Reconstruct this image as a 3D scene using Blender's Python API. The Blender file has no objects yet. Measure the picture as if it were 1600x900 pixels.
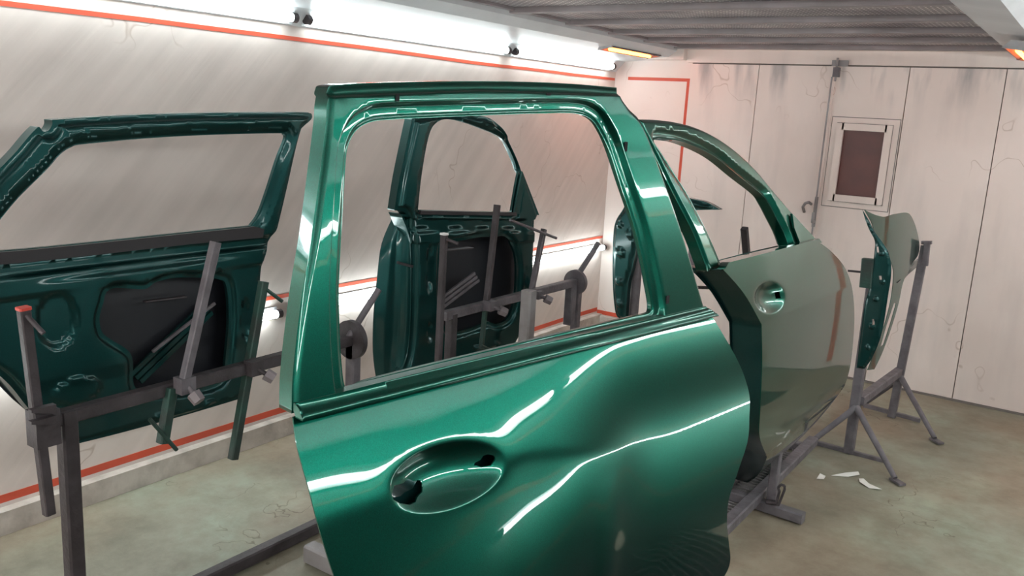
import bpy, math, random
import numpy as np
from mathutils import Vector, Matrix
from mathutils.geometry import delaunay_2d_cdt
random.seed(7); np.random.seed(7)
sc = bpy.context.scene
COL = sc.collection
# ------------------------------------------------------------------ camera, exposure, world
FPX = 1333.8; CAMZ = 1.8
R_ = np.array([0.8186, 0.5718, 0.0549]); U_ = np.array([-0.1612, 0.1370, 0.9774]); F_ = np.array([-0.5513, 0.8089, -0.2043])
CAM = np.array([0, 0, CAMZ])
cd = bpy.data.cameras.new('camera'); cam = bpy.data.objects.new('camera', cd); COL.objects.link(cam)
cd.sensor_width = 36; cd.lens = FPX / 1600 * 36; cd.clip_start = .02
cam.matrix_world = Matrix(((R_[0], U_[0], -F_[0], 0), (R_[1], U_[1], -F_[1], 0), (R_[2], U_[2], -F_[2], CAMZ), (0, 0, 0, 1)))
sc.camera = cam
sc.view_settings.view_transform = 'Standard'; sc.view_settings.look = 'None'; sc.view_settings.gamma = 1
sc.view_settings.exposure = 0.15
w = bpy.data.worlds.new('world'); sc.world = w; w.use_nodes = True
w.node_tree.nodes['Background'].inputs[0].default_value = (1, .95, .9, 1); w.node_tree.nodes['Background'].inputs[1].default_value = .05
sc.cycles.max_bounces = 10; sc.cycles.sample_clamp_indirect = 8
TUBE = 16.0; TUBE_R = 40.0; FILL_F = 68.0      # brightness of the fluorescent tubes; the front pair is added fill
HEAT = 28.0

# ------------------------------------------------------------------ materials
def M(name, col, rough=.5, metal=0, coat=0, coat_r=.03, noise=None, nscale=5, bump=0, bscale=60, emit=None, es=0, det=6, spec=None):
    m = bpy.data.materials.new(name); m.use_nodes = True; nt = m.node_tree; p = nt.nodes['Principled BSDF']
    p.inputs['Base Color'].default_value = (*col, 1); p.inputs['Roughness'].default_value = rough; p.inputs['Metallic'].default_value = metal
    p.inputs['Coat Weight'].default_value = coat; p.inputs['Coat Roughness'].default_value = coat_r
    if spec is not None: p.inputs['Specular IOR Level'].default_value = spec
    tc = nt.nodes.new('ShaderNodeTexCoord')
    if noise:
        n = nt.nodes.new('ShaderNodeTexNoise'); n.inputs['Scale'].default_value = nscale; n.inputs['Detail'].default_value = det
        r = nt.nodes.new('ShaderNodeValToRGB'); r.color_ramp.elements[0].position = .35; r.color_ramp.elements[1].position = .65
        r.color_ramp.elements[0].color = (*noise, 1); r.color_ramp.elements[1].color = (*col, 1)
        nt.links.new(tc.outputs['Object'], n.inputs['Vector']); nt.links.new(n.outputs['Fac'], r.inputs['Fac']); nt.links.new(r.outputs['Color'], p.inputs['Base Color'])
    if bump:
        n2 = nt.nodes.new('ShaderNodeTexNoise'); n2.inputs['Scale'].default_value = bscale; b = nt.nodes.new('ShaderNodeBump'); b.inputs['Strength'].default_value = bump; b.inputs['Distance'].default_value = .01
        nt.links.new(tc.outputs['Object'], n2.inputs['Vector']); nt.links.new(n2.outputs['Fac'], b.inputs['Height']); nt.links.new(b.outputs['Normal'], p.inputs['Normal'])
    if emit:
        p.inputs['Emission Color'].default_value = (*emit, 1); p.inputs['Emission Strength'].default_value = es
    return m

def wall_mat(name, base, dark, streak=True, ang=0.6):
    """painted / dusty white wall with blotches, faint slanting folds and cracks"""
    m = bpy.data.materials.new(name); m.use_nodes = True; nt = m.node_tree; p = nt.nodes['Principled BSDF']; L = nt.links.new; N = nt.nodes.new
    p.inputs['Roughness'].default_value = .5
    tc = N('ShaderNodeTexCoord')
    n1 = N('ShaderNodeTexNoise'); n1.inputs['Scale'].default_value = 1.3; n1.inputs['Detail'].default_value = 7; L(tc.outputs['Object'], n1.inputs['Vector'])
    r1 = N('ShaderNodeValToRGB'); r1.color_ramp.elements[0].position = .3; r1.color_ramp.elements[1].position = .62
    r1.color_ramp.elements[0].color = (*dark, 1); r1.color_ramp.elements[1].color = (*base, 1); L(n1.outputs['Fac'], r1.inputs['Fac'])
    # folds
    mp = N('ShaderNodeMapping'); mp.inputs['Scale'].default_value = (1, 9, .7); m0 = N('ShaderNodeMapping'); m0.inputs['Rotation'].default_value = (ang, 0, 0); L(tc.outputs['Object'], m0.inputs['Vector']); L(m0.outputs[0], mp.inputs['Vector'])
    n2 = N('ShaderNodeTexNoise'); n2.inputs['Scale'].default_value = 1.2; n2.inputs['Detail'].default_value = 4; L(mp.outputs[0], n2.inputs['Vector'])
    r2 = N('ShaderNodeValToRGB'); r2.color_ramp.elements[0].position = .36; r2.color_ramp.elements[1].position = .62
    r2.color_ramp.elements[0].color = (.86, .86, .86, 1); r2.color_ramp.elements[1].color = (1.0, 1.0, 1.0, 1); L(n2.outputs['Fac'], r2.inputs['Fac'])
    mx = N('ShaderNodeMix'); mx.data_type = 'RGBA'; mx.blend_type = 'MULTIPLY'; mx.inputs[0].default_value = .7 if streak else .25
    L(r1.outputs[0], mx.inputs[6]); L(r2.outputs[0], mx.inputs[7])
    # cracks
    n3 = N('ShaderNodeTexNoise'); n3.inputs['Scale'].default_value = 1.9; n3.inputs['Detail'].default_value = 3; L(tc.outputs['Object'], n3.inputs['Vector'])
    r3 = N('ShaderNodeValToRGB'); e = r3.color_ramp.elements; e[0].position = .497; e[0].color = (1, 1, 1, 1); e[1].position = .503; e[1].color = (1, 1, 1, 1)
    k = e.new(.5); k.color = (.72, .66, .62, 1); L(n3.outputs['Fac'], r3.inputs['Fac'])
    n4 = N('ShaderNodeTexNoise'); n4.inputs['Scale'].default_value = 1.1; L(tc.outputs['Object'], n4.inputs['Vector'])
    r4 = N('ShaderNodeValToRGB'); r4.color_ramp.elements[0].position = .54; r4.color_ramp.elements[1].position = .6; L(n4.outputs['Fac'], r4.inputs['Fac'])
    mx2 = N('ShaderNodeMix'); mx2.data_type = 'RGBA'; mx2.blend_type = 'MULTIPLY'; L(r4.outputs[0], mx2.inputs[0]); L(mx.outputs[2], mx2.inputs[6]); L(r3.outputs[0], mx2.inputs[7])
    L(mx2.outputs[2], p.inputs['Base Color'])
    b = N('ShaderNodeBump'); b.inputs['Strength'].default_value = .25; b.inputs['Distance'].default_value = .02
    L(n2.outputs['Fac'], b.inputs['Height']); L(b.outputs[0], p.inputs['Normal'])
    return m

def stained(m, z0=1.95):
    nt = m.node_tree; p = nt.nodes['Principled BSDF']; L = nt.links.new; N = nt.nodes.new
    src = p.inputs['Base Color'].links[0].from_socket; tc = [n for n in nt.nodes if n.type == 'TEX_COORD'][0]
    mp = N('ShaderNodeMapping'); mp.inputs['Scale'].default_value = (9, 9, 1.6); L(tc.outputs['Object'], mp.inputs['Vector'])
    n = N('ShaderNodeTexNoise'); n.inputs['Scale'].default_value = 1.0; n.inputs['Detail'].default_value = 6; L(mp.outputs[0], n.inputs['Vector'])
    r = N('ShaderNodeValToRGB'); r.color_ramp.elements[0].position = .50; r.color_ramp.elements[1].position = .72; L(n.outputs['Fac'], r.inputs['Fac'])
    sp = N('ShaderNodeSeparateXYZ'); L(tc.outputs['Object'], sp.inputs[0])
    mr = N('ShaderNodeMapRange'); mr.inputs[1].default_value = z0; mr.inputs[2].default_value = z0 + .22; mr.inputs[3].default_value = .15; mr.inputs[4].default_value = .9; L(sp.outputs[2], mr.inputs[0])
    mu = N('ShaderNodeMath'); mu.operation = 'MULTIPLY'; L(r.outputs[0], mu.inputs[0]); L(mr.outputs[0], mu.inputs[1])
    mx = N('ShaderNodeMix'); mx.data_type = 'RGBA'; L(mu.outputs[0], mx.inputs[0]); L(src, mx.inputs[6]); mx.inputs[7].default_value = (.36, .34, .34, 1); L(mx.outputs[2], p.inputs['Base Color'])
    return m

def floor_mat():
    m = bpy.data.materials.new('concrete floor'); m.use_nodes = True; nt = m.node_tree; p = nt.nodes['Principled BSDF']; L = nt.links.new; N = nt.nodes.new
    p.inputs['Roughness'].default_value = .55
    tc = N('ShaderNodeTexCoord')
    n1 = N('ShaderNodeTexNoise'); n1.inputs['Scale'].default_value = 1.6; n1.inputs['Detail'].default_value = 9; n1.inputs['Roughness'].default_value = .62; L(tc.outputs['Object'], n1.inputs['Vector'])
    r1 = N('ShaderNodeValToRGB'); e = r1.color_ramp.elements; e[0].position = .32; e[0].color = (.185, .165, .13, 1); e[1].position = .68; e[1].color = (.29, .305, .25, 1)
    k = e.new(.5); k.color = (.24, .22, .18, 1); L(n1.outputs['Fac'], r1.inputs['Fac'])
    n2 = N('ShaderNodeTexNoise'); n2.inputs['Scale'].default_value = 5; n2.inputs['Detail'].default_value = 8; n2.inputs['Roughness'].default_value = .7; L(tc.outputs['Object'], n2.inputs['Vector'])
    r2 = N('ShaderNodeValToRGB'); e = r2.color_ramp.elements; e[0].position = .36; e[0].color = (.72, .68, .64, 1); e[1].position = .6; e[1].color = (1.05, 1.05, 1.05, 1); L(n2.outputs['Fac'], r2.inputs['Fac'])
    mx = N('ShaderNodeMix'); mx.data_type = 'RGBA'; mx.blend_type = 'MULTIPLY'; mx.inputs[0].default_value = .8; L(r1.outputs[0], mx.inputs[6]); L(r2.outputs[0], mx.inputs[7])
    n5 = N('ShaderNodeTexNoise'); n5.inputs['Scale'].default_value = .9; n5.inputs['Detail'].default_value = 5; L(tc.outputs['Object'], n5.inputs['Vector'])
    r5 = N('ShaderNodeValToRGB'); e = r5.color_ramp.elements; e[0].position = .42; e[0].color = (1.0, 1.06, .98, 1); e[1].position = .58; e[1].color = (1.16, 1.0, .88, 1); L(n5.outputs['Fac'], r5.inputs['Fac'])
    m5 = N('ShaderNodeMix'); m5.data_type = 'RGBA'; m5.blend_type = 'MULTIPLY'; m5.inputs[0].default_value = .9; L(mx.outputs[2], m5.inputs[6]); L(r5.outputs[0], m5.inputs[7]); mx = m5
    n3 = N('ShaderNodeTexNoise'); n3.inputs['Scale'].default_value = 2.3; n3.inputs['Detail'].default_value = 4; L(tc.outputs['Object'], n3.inputs['Vector'])
    r3 = N('ShaderNodeValToRGB'); e = r3.color_ramp.elements; e[0].position = .496; e[0].color = (1, 1, 1, 1); e[1].position = .504; e[1].color = (1, 1, 1, 1); k = e.new(.5); k.color = (.5, .45, .4, 1); L(n3.outputs['Fac'], r3.inputs['Fac'])
    n4 = N('ShaderNodeTexNoise'); n4.inputs['Scale'].default_value = 1.7; L(tc.outputs['Object'], n4.inputs['Vector'])
    r4 = N('ShaderNodeValToRGB'); r4.color_ramp.elements[0].position = .55; r4.color_ramp.elements[1].position = .6; L(n4.outputs['Fac'], r4.inputs['Fac'])
    mx2 = N('ShaderNodeMix'); mx2.data_type = 'RGBA'; mx2.blend_type = 'MULTIPLY'; L(r4.outputs[0], mx2.inputs[0]); L(mx.outputs[2], mx2.inputs[6]); L(r3.outputs[0], mx2.inputs[7])
    L(mx2.outputs[2], p.inputs['Base Color'])
    b = N('ShaderNodeBump'); b.inputs['Strength'].default_value = .35; b.inputs['Distance'].default_value = .015; L(n2.outputs['Fac'], b.inputs['Height']); L(b.outputs[0], p.inputs['Normal'])
    return m

def mesh_mat():
    """expanded-metal ceiling filter: dark ground with a fine pale wire lattice"""
    m = bpy.data.materials.new('ceiling filter mesh'); m.use_nodes = True; nt = m.node_tree; p = nt.nodes['Principled BSDF']; L = nt.links.new; N = nt.nodes.new
    p.inputs['Roughness'].default_value = .6; p.inputs['Metallic'].default_value = .0
    tc = N('ShaderNodeTexCoord'); mp = N('ShaderNodeMapping'); mp.inputs['Scale'].default_value = (1, 1, 1); L(tc.outputs['Object'], mp.inputs['Vector'])
    br = N('ShaderNodeTexBrick'); br.inputs['Scale'].default_value = 1; br.inputs['Brick Width'].default_value = .05; br.inputs['Row Height'].default_value = .022; br.inputs['Mortar Size'].default_value = .0045; br.inputs['Mortar Smooth'].default_value = .2
    br.inputs['Color1'].default_value = (.10, .08, .085, 1); br.inputs['Color2'].default_value = (.15, .12, .13, 1); br.inputs['Mortar'].default_value = (.85, .78, .76, 1); L(mp.outputs[0], br.inputs['Vector'])
    n = N('ShaderNodeTexNoise'); n.inputs['Scale'].default_value = 2.2; n.inputs['Detail'].default_value = 3; L(tc.outputs['Object'], n.inputs['Vector'])
    r = N('ShaderNodeValToRGB'); r.color_ramp.elements[0].position = .35; r.color_ramp.elements[0].color = (.35, .35, .4, 1); r.color_ramp.elements[1].position = .65; L(n.outputs['Fac'], r.inputs['Fac'])
    mx = N('ShaderNodeMix'); mx.data_type = 'RGBA'; mx.blend_type = 'MULTIPLY'; mx.inputs[0].default_value = 1; L(br.outputs['Color'], mx.inputs[6]); L(r.outputs[0], mx.inputs[7]); L(mx.outputs[2], p.inputs['Base Color'])
    return m

def paint_mat(name, col, metal=.72, rough=.38):
    """metallic car paint: flaky base under a hard clear coat"""
    m = M(name, col, rough, metal, 1.0, .02); nt = m.node_tree; p = nt.nodes['Principled BSDF']; L = nt.links.new; N = nt.nodes.new
    p.inputs['Coat IOR'].default_value = 1.48
    tc = [n for n in nt.nodes if n.type == 'TEX_COORD'][0]
    v = N('ShaderNodeTexVoronoi'); v.inputs['Scale'].default_value = 900; L(tc.outputs['Object'], v.inputs['Vector'])
    mx = N('ShaderNodeMix'); mx.data_type = 'RGBA'; mx.inputs[6].default_value = (*[c * .85 for c in col], 1); mx.inputs[7].default_value = (*[min(1, c * 1.2) for c in col], 1)
    sp = N('ShaderNodeSeparateColor'); L(v.outputs['Color'], sp.inputs[0]); L(sp.outputs[0], mx.inputs[0]); L(mx.outputs[2], p.inputs['Base Color'])
    return m

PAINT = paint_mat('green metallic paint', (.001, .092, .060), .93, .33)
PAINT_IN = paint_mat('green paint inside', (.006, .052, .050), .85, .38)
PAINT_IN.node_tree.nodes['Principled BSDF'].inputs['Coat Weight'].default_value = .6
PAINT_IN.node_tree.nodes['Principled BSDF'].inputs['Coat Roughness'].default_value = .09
PRIMER = M('dark primer', (.010, .011, .016), .55)
BLACKP = M('black plastic trim', (.018, .016, .018), .35)
STEEL = M('dusty grey steel', (.17, .155, .17), .55, .25, noise=(.11, .098, .108), nscale=14, bump=.3, bscale=50)
SEAL = M('dark window seal', (.020, .017, .020), .5)
STEELD = M('dark brown steel', (.075, .064, .070), .55, .25, noise=(.045, .037, .040), nscale=12, bump=.3, bscale=50)
STEELG = M('overspray green steel', (.022, .075, .058), .5, .2, noise=(.03, .04, .036), nscale=9, bump=.2)
STEELL = M('light grey steel', (.30, .285, .29), .5, .2, noise=(.22, .20, .20), nscale=9, bump=.2)
KNOBM = M('grey knob plastic', (.20, .17, .18), .5)
REDM = M('red vinyl tape', (.62, .085, .04), .5, noise=(.50, .07, .035), nscale=3)
REDCAP = M('red plastic cap', (.6, .06, .04), .4)
WHITE = M('white cap', (.75, .75, .75), .4)
WALLL = wall_mat('dusty film wall', (.71, .625, .58), (.61, .53, .49), True, .75)
WALLB = wall_mat('dusty back wall', (.82, .73, .685), (.72, .62, .58), False, .1)
WALLR = wall_mat('darkened unseen wall', (.115, .11, .108), (.09, .086, .085), True, -.6)  # unseen wall; colour darkened to dim what the foreground door mirrors
PANELM = stained(wall_mat('booth door paint', (.84, .745, .70), (.74, .64, .595), False, .1))
WHITEP = M('white sheet metal', (.62, .64, .66), .4, noise=(.52, .54, .56), nscale=3)
SEAM = M('dark gap strip', (.17, .15, .14), .8)  # dark strips for the door gaps and frame outlines
KERB = M('flaking white kerb', (.60, .55, .50), .7, noise=(.40, .36, .32), nscale=9, bump=.6, bscale=25)
FLOOR = floor_mat()
GRILL = mesh_mat()
BEAM = M('grey filter frame', (.32, .28, .29), .5, .1, noise=(.24, .21, .215), nscale=4)
PANE = M('brown masked window pane', (.135, .045, .038), .35, noise=(.095, .035, .033), nscale=5)
TUBEM = M('lit tube', (.9, .95, 1), .3, emit=(.88, 1.0, 1.0), es=TUBE)
TUBEM2 = M('lit tube bright', (.9, .95, 1), .3, emit=(.92, 1.0, .98), es=TUBE_R)
FILLM = M('added front fill', (.9, .95, 1), .3, emit=(1.0, .96, .92), es=FILL_F)
HEATM = M('glowing infrared element', (1, .3, .05), .4, emit=(1.0, .16, .02), es=HEAT)
PAPER = M('white paper', (.75, .74, .70), .8)
HOLE = M('pit darkness', (.006, .006, .007), .9)

# ------------------------------------------------------------------ object helpers
def link(o, parent=None):
    COL.objects.link(o)
    if parent: o.parent = parent
    return o
def thing(name, label, cat, loc=(0, 0, 0), group=None):
    o = bpy.data.objects.new(name, None); COL.objects.link(o); o.location = loc; o.empty_display_size = .05
    o['label'] = label; o['category'] = cat
    if group: o['group'] = group
    return o
def tag(o, label, cat, group=None):
    o['label'] = label; o['category'] = cat
    if group: o['group'] = group
    return o
class MB:
    def __init__(s): s.v = []; s.f = []; s.sm = []
    def add(s, vs, fs, smooth=False):
        b = len(s.v); s.v += [tuple(map(float, v)) for v in vs]; s.f += [tuple(i + b for i in f) for f in fs]; s.sm += [smooth] * len(fs); return s
    def box(s, a, b):
        x0, y0, z0 = np.minimum(a, b); x1, y1, z1 = np.maximum(a, b)
        return s.add([(x0, y0, z0), (x1, y0, z0), (x1, y1, z0), (x0, y1, z0), (x0, y0, z1), (x1, y0, z1), (x1, y1, z1), (x0, y1, z1)],
                     [(0, 3, 2, 1), (4, 5, 6, 7), (0, 1, 5, 4), (1, 2, 6, 5), (2, 3, 7, 6), (3, 0, 4, 7)])
    def bar(s, p, q, wdt, hgt=None, up=(0, 0, 1), bev=.12):
        """rectangular tube with chamfered edges from p to q"""
        hgt = hgt or wdt; p = np.array(p, float); q = np.array(q, float); d = q - p; d /= np.linalg.norm(d); up = np.array(up, float)
        if abs(d @ up) > .95: up = np.array([0, 1., 0])
        a = np.cross(d, up); a /= np.linalg.norm(a); b = np.cross(a, d); c = bev * min(wdt, hgt); W = wdt / 2; H = hgt / 2
        prof = [(W - c, -H), (W, -H + c), (W, H - c), (W - c, H), (-W + c, H), (-W, H - c), (-W, -H + c), (-W + c, -H)]
        vs = [e + a * x + b * y for e in (p, q) for x, y in prof]
        fs = [(i, (i + 1) % 8, 8 + (i + 1) % 8, 8 + i) for i in range(8)] + [tuple(range(7, -1, -1)), tuple(range(8, 16))]
        return s.add(vs, fs)
    def rod(s, p, q, r, r2=None, n=20):
        r2 = r if r2 is None else r2; p = np.array(p, float); q = np.array(q, float); d = q - p; d /= np.linalg.norm(d); up = np.array([0, 0, 1.]) if abs(d[2]) < .9 else np.array([0, 1., 0])
        a = np.cross(d, up); a /= np.linalg.norm(a); b = np.cross(a, d)
        vs = [p + r * (a * math.cos(t) + b * math.sin(t)) for t in np.linspace(0, 2 * math.pi, n, False)] + [q + r2 * (a * math.cos(t) + b * math.sin(t)) for t in np.linspace(0, 2 * math.pi, n, False)]
        s.add(vs, [(i, (i + 1) % n, n + (i + 1) % n, n + i) for i in range(n)], n > 8)
        return s.add(vs, [tuple(range(n - 1, -1, -1)), tuple(range(n, 2 * n))])
    def path(s, pts, r, n=12):
        pts = [np.array(p, float) for p in pts]
        for a, b in zip(pts[:-1], pts[1:]): s.rod(a, b, r, n=n)
        return s
    def prism(s, pts, off):
        n = len(pts); off = np.array(off, float); P = [np.array(p, float) for p in pts]
        return s.add(P + [p + off for p in P], [tuple(range(n - 1, -1, -1)), tuple(range(n, 2 * n))] + [(i, (i + 1) % n, n + (i + 1) % n, n + i) for i in range(n)])
    def build(s, name, mat, parent=None):
        me = bpy.data.meshes.new(name); V = np.array(s.v)
        off = np.array(parent.location) if parent is not None else np.zeros(3)
        if parent is not None and parent.parent is not None: off = off + np.array(parent.parent.location)
        base = off
        if parent is None:
            base = np.array([(V[:, 0].min() + V[:, 0].max()) / 2, (V[:, 1].min() + V[:, 1].max()) / 2, V[:, 2].min()])
        me.from_pydata([tuple(v - base) for v in V], [], s.f); me.materials.append(mat)
        me.polygons.foreach_set('use_smooth', s.sm); me.validate(); me.update()
        o = bpy.data.objects.new(name, me)
        if parent is None: o.location = base
        return link(o, parent)
def struct(name, mb, mat, parent=None):
    o = mb.build(name, mat, parent)
    if parent is None: o['kind'] = 'structure'
    return o
def ray(px, py): return (px - 800) / FPX * R_ - (py - 450) / FPX * U_ + F_
def at(px, py, ax, d):
    r = ray(px, py); i = 'xyz'.index(ax); t = (d - CAM[i]) / r[i]; return CAM + t * r

# ------------------------------------------------------------------ the booth
XL, XR, YB, YF = -3.48, .80, 6.45, -1.7
struct('floor', MB().box((XL - .1, YF - .1, -.1), (XR + .1, YB + .1, 0)), FLOOR)
struct('wall_left', MB().box((XL - .1, YF - .1, 0), (XL, YB + .1, 2.45)), WALLL)
struct('wall_back', MB().box((XL - .1, YB, 0), (XR + .1, YB + .1, 2.45)), WALLB)
struct('wall_right', MB().box((XR, YF - .1, 0), (XR + .1, 4.25, 2.45)), WALLR)  # unseen near half, dark so the foreground door mirrors less light
struct('wall_right', MB().box((XR, 4.25, 0), (XR + .1, YB + .1, 2.45)), WALLB)  # unseen far half, kept pale to lift the front door's reflection
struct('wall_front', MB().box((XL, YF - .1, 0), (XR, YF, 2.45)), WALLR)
struct('ceiling', MB().box((XL - .1, YF - .1, 2.42), (XR + .1, YB + .1, 2.5)), WHITEP)
GX0, GX1, GY1 = -2.90, -.62, 6.33
struct('ceiling_filter', MB().box((GX0, YF, 2.36), (GX1, GY1, 2.40)), GRILL)
for i, y in enumerate([-1.0, -.35, .3, .95, 1.6, 2.25, 2.88, 3.5, 4.1, 4.7, 5.25, 5.78, 6.30]):
    struct('ceiling_beam', MB().bar((GX0, y, 2.345), (GX1, y, 2.345), .05, .035), BEAM)
for i, x in enumerate([-2.88, -.64]):
    struct('ceiling_beam', MB().bar((x, YF, 2.352), (x, GY1, 2.352), .03, .022), BEAM)
# sloping white panels either side of the filter
struct('trim_1', MB().prism([(-2.90, YF, 2.42), (-2.90, YF, 2.315), (-2.965, YF, 2.27), (-3.40, YF, 2.235), (XL, YF, 2.15), (XL, YF, 2.42)], (0, YB - YF, 0)), WHITEP)
struct('trim_2', MB().prism([(-.62, YF, 2.42), (-.62, YF, 2.31), (-.56, YF, 2.30), (-.42, YF, 2.28), (-.36, YF, 2.36), (-.36, YF, 2.42)], (0, YB - YF, 0)), WHITEP)
struct('trim_3', MB().prism([(.74, YF, 2.42), (.74, YF, 2.25), (XR, YF, 2.15), (XR, YF, 2.42)], (0, YB - YF, 0)), WALLR)  # unseen; darkened like the wall to dim the door's reflection
struct('trim_4', MB().box((-2.84, 6.36, 2.33), (XR, YB, 2.42)).box((XL, 6.34, 2.25), (-2.84, YB, 2.42)), PANELM)
struct('trim_5', MB().box((-2.84, 6.405, 2.235), (XR, YB, 2.33)), PANELM)
struct('trim_6', MB().box((XL, YF, 0), (XL + .05, YB, .10)), KERB)
struct('trim_7', MB().box((XL, 6.41, 0), (-2.84, YB, .09)), KERB)
# red tape lines
T = .0025
def tape_l(z, h, y0, y1, n):
    m = MB()
    ys = np.linspace(y0, y1, 26); w_ = np.cumsum(np.random.randn(26)) * .0018
    for a, b, wa, wb in zip(ys[:-1], ys[1:], w_[:-1], w_[1:]):
        m.add([(XL + T, a, z + wa), (XL + T, b, z + wb), (XL + T, b, z + h + wb), (XL + T, a, z + h + wa), (XL, a, z + wa), (XL, b, z + wb), (XL, b, z + h + wb), (XL, a, z + h + wa)], [(0, 1, 2, 3), (0, 4, 5, 1), (3, 2, 6, 7)])
    return struct('trim_%d' % n, m, REDM)
tape_l(.118, .034, YF, 6.44, 8); tape_l(2.085, .02, YF, 6.44, 9); tape_l(.765, .02, YF, 6.44, 10)
def tape(n, a, b): return struct('trim_%d' % n, MB().box(a, b), REDM)
tape(11, (-2.84, YB - T, .11), (-2.805, YB, 2.115)); tape(12, (-3.36, YB - T, 2.09), (-2.84, YB, 2.115)); tape(13, (XL, YB - T, .095), (-2.84, YB, .13))
tape(14, (-.10, YB - .045, .10), (-.03, YB - .0422, 2.1)); 
tape(15, (XR - T, YF, .12), (XR, YB, .155)); tape(16, (XR - T, YF, 2.03), (XR, YB, 2.06)); tape(17, (XR - T, YF, .80), (XR, YB, .825)); tape(18, (XR - T, 5.6, .15), (XR, 5.64, 2.03))

# booth door leaves in the back wall
leaves = [(-2.80, -2.261), (-2.256, -1.735), (-1.700, -1.220), (-1.214, -.643), (-.637, -.10), (-.094, XR)]
for i, (a, b) in enumerate(leaves):
    m = MB()
    if i == 2:
        wx0, wx1, wz0, wz1 = -1.605, -1.305, 1.32, 1.80
        m.box((a, 6.41, .015), (wx0, YB, 2.225)).box((wx1, 6.41, .015), (b, YB, 2.225)).box((wx0, 6.41, .015), (wx1, YB, wz0)).box((wx0, 6.41, wz1), (wx1, YB, 2.225))
    else: m.box((a, 6.41, .015), (b, YB, 2.225))
    d = struct('door_%d' % (i + 1), m, PANELM); d.data.transform(Matrix.Translation(d.location)); d.location = (0, 0, 0)
    if i == 2:
        fr = MB()
        for (p, q) in (((wx0 - .035, 6.385, wz0 - .035), (wx0 + .012, 6.41, wz1 + .035)), ((wx1 - .012, 6.385, wz0 - .035), (wx1 + .035, 6.41, wz1 + .035)), ((wx0, 6.385, wz0 - .035), (wx1, 6.41, wz0 + .012)), ((wx0, 6.385, wz1 - .012), (wx1, 6.41, wz1 + .035))): fr.box(p, q)
        o_ = lambda o: o
        f = fr.build('window_frame', PANELM, d)
        fr2 = MB()
        for (p, q) in (((wx0 - .075, 6.403, wz0 - .075), (wx0 - .035, 6.4099, wz1 + .075)), ((wx1 + .035, 6.403, wz0 - .075), (wx1 + .075, 6.4099, wz1 + .075)), ((wx0 - .035, 6.403, wz0 - .075), (wx1 + .035, 6.4099, wz0 - .035)), ((wx0 - .035, 6.403, wz1 + .035), (wx1 + .035, 6.4099, wz1 + .075))): fr2.box(p, q)
        fr2.build('window_moulding', PANELM, d)
        fs_ = MB()
        for g_, yy in ((.080, 6.4075), (.0385, 6.400)):
            for (p, q) in (((wx0 - g_, yy, wz0 - g_), (wx0, yy + .002, wz1 + g_)), ((wx1, yy, wz0 - g_), (wx1 + g_, yy + .002, wz1 + g_)), ((wx0, yy, wz0 - g_), (wx1, yy + .002, wz0)), ((wx0, yy, wz1), (wx1, yy + .002, wz1 + g_))): fs_.box(p, q)
        fs_.build('frame_seam', SEAM, d)
        MB().box((wx0, 6.425, wz0), (wx1, 6.43, wz1)).build('window_pane', PANE, d)
        # latch gear
        MB().box((-1.735, 6.395, .015), (-1.70, 6.42, 2.225)).build('meeting_strip', PANELM, d)
        MB().box((-1.728, 6.385, 1.08), (-1.705, 6.395, 1.30)).build('lock_plate', STEELL, d)
        MB().rod((-1.715, 6.375, .2), (-1.715, 6.375, 2.15), .006).build('latch_rod', STEELL, d)
        MB().path([(-1.712, 6.385, 1.12), (-1.712, 6.33, 1.12), (-1.712, 6.33, 1.19)], .009).build('door_handle', STEELL, d)
    if i == 1:
        MB().path([(-1.80, 6.41, 1.18), (-1.80, 6.36, 1.22), (-1.78, 6.34, 1.25), (-1.755, 6.34, 1.26), (-1.745, 6.37, 1.245)], .010).build('door_handle', STEELL, d)
lt = thing('door_bolt', 'small metal bolt assembly at the top where the booth doors meet', 'door bolt', (-1.68, 6.38, 2.14))
MB().box((-1.73, 6.385, 2.225), (-1.62, 6.405, 2.265)).build('bracket', STEELL, lt)
MB().box((-1.71, 6.36, 2.15), (-1.67, 6.41, 2.215)).build('slide', STEEL, lt)
MB().rod((-1.69, 6.37, 2.12), (-1.69, 6.37, 2.28), .008).build('pin', STEELL, lt)
struct('trim_19', MB().box((-2.80, 6.40, 0), (XR, 6.43, .012)), SEAM)
struct('trim_20', MB().box((-2.80, 6.435, .012), (XR, 6.4499, 2.235)), SEAM)

# ------------------------------------------------------------------ fluorescent tubes
def tube(x, z, y0, y1, side, label, group):
    t = thing('fluorescent_tube', label, 'tube light', (x, y0, z), group)
    MB().rod((x, y0 + .03, z), (x, y1 - .03, z), .021 if side > 0 or z > 1 else .015, n=24).build('tube', TUBEM if side > 0 else TUBEM2, t)
    for a, b in ((y0, y0 + .03), (y1 - .03, y1)): MB().rod((x, a, z), (x, b, z), .024, n=20).build('end_cap', STEELD, t)
    MB().box((x - side * .028, y0, z - .03), (x - side * .036, y1, z + .03)).build('reflector', WHITEP, t)
ysU = [(-1.55, -.72), (-.66, 1.14), (1.21, 3.00), (3.06, 4.84), (4.90, 6.32)]
ysL = [(-1.55, -.72), (-.66, 1.14), (1.21, 2.91), (3.00, 4.78), (4.83, 6.42)]
ordn = ['nearest to the front wall', 'second from the front wall', 'third from the front wall', 'second from the back corner', 'ending at the back corner']
for i, (a, b) in enumerate(ysU): tube(XL + .05, 2.185, a, b, 1, 'white glowing tube high on the left wall, %s' % ordn[i], 'upper tubes on the left wall')
for i, (a, b) in enumerate(ysL): tube(XL + .04, .69, a, b, 1, 'white glowing tube low on the left wall, %s' % ordn[i], 'lower tubes on the left wall')
for i, (a, b) in enumerate(ysU): tube(XR - .05, 2.185, a, b, -1, 'white glowing tube high on the right wall, %s' % ordn[i], 'upper tubes on the right wall')
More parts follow.
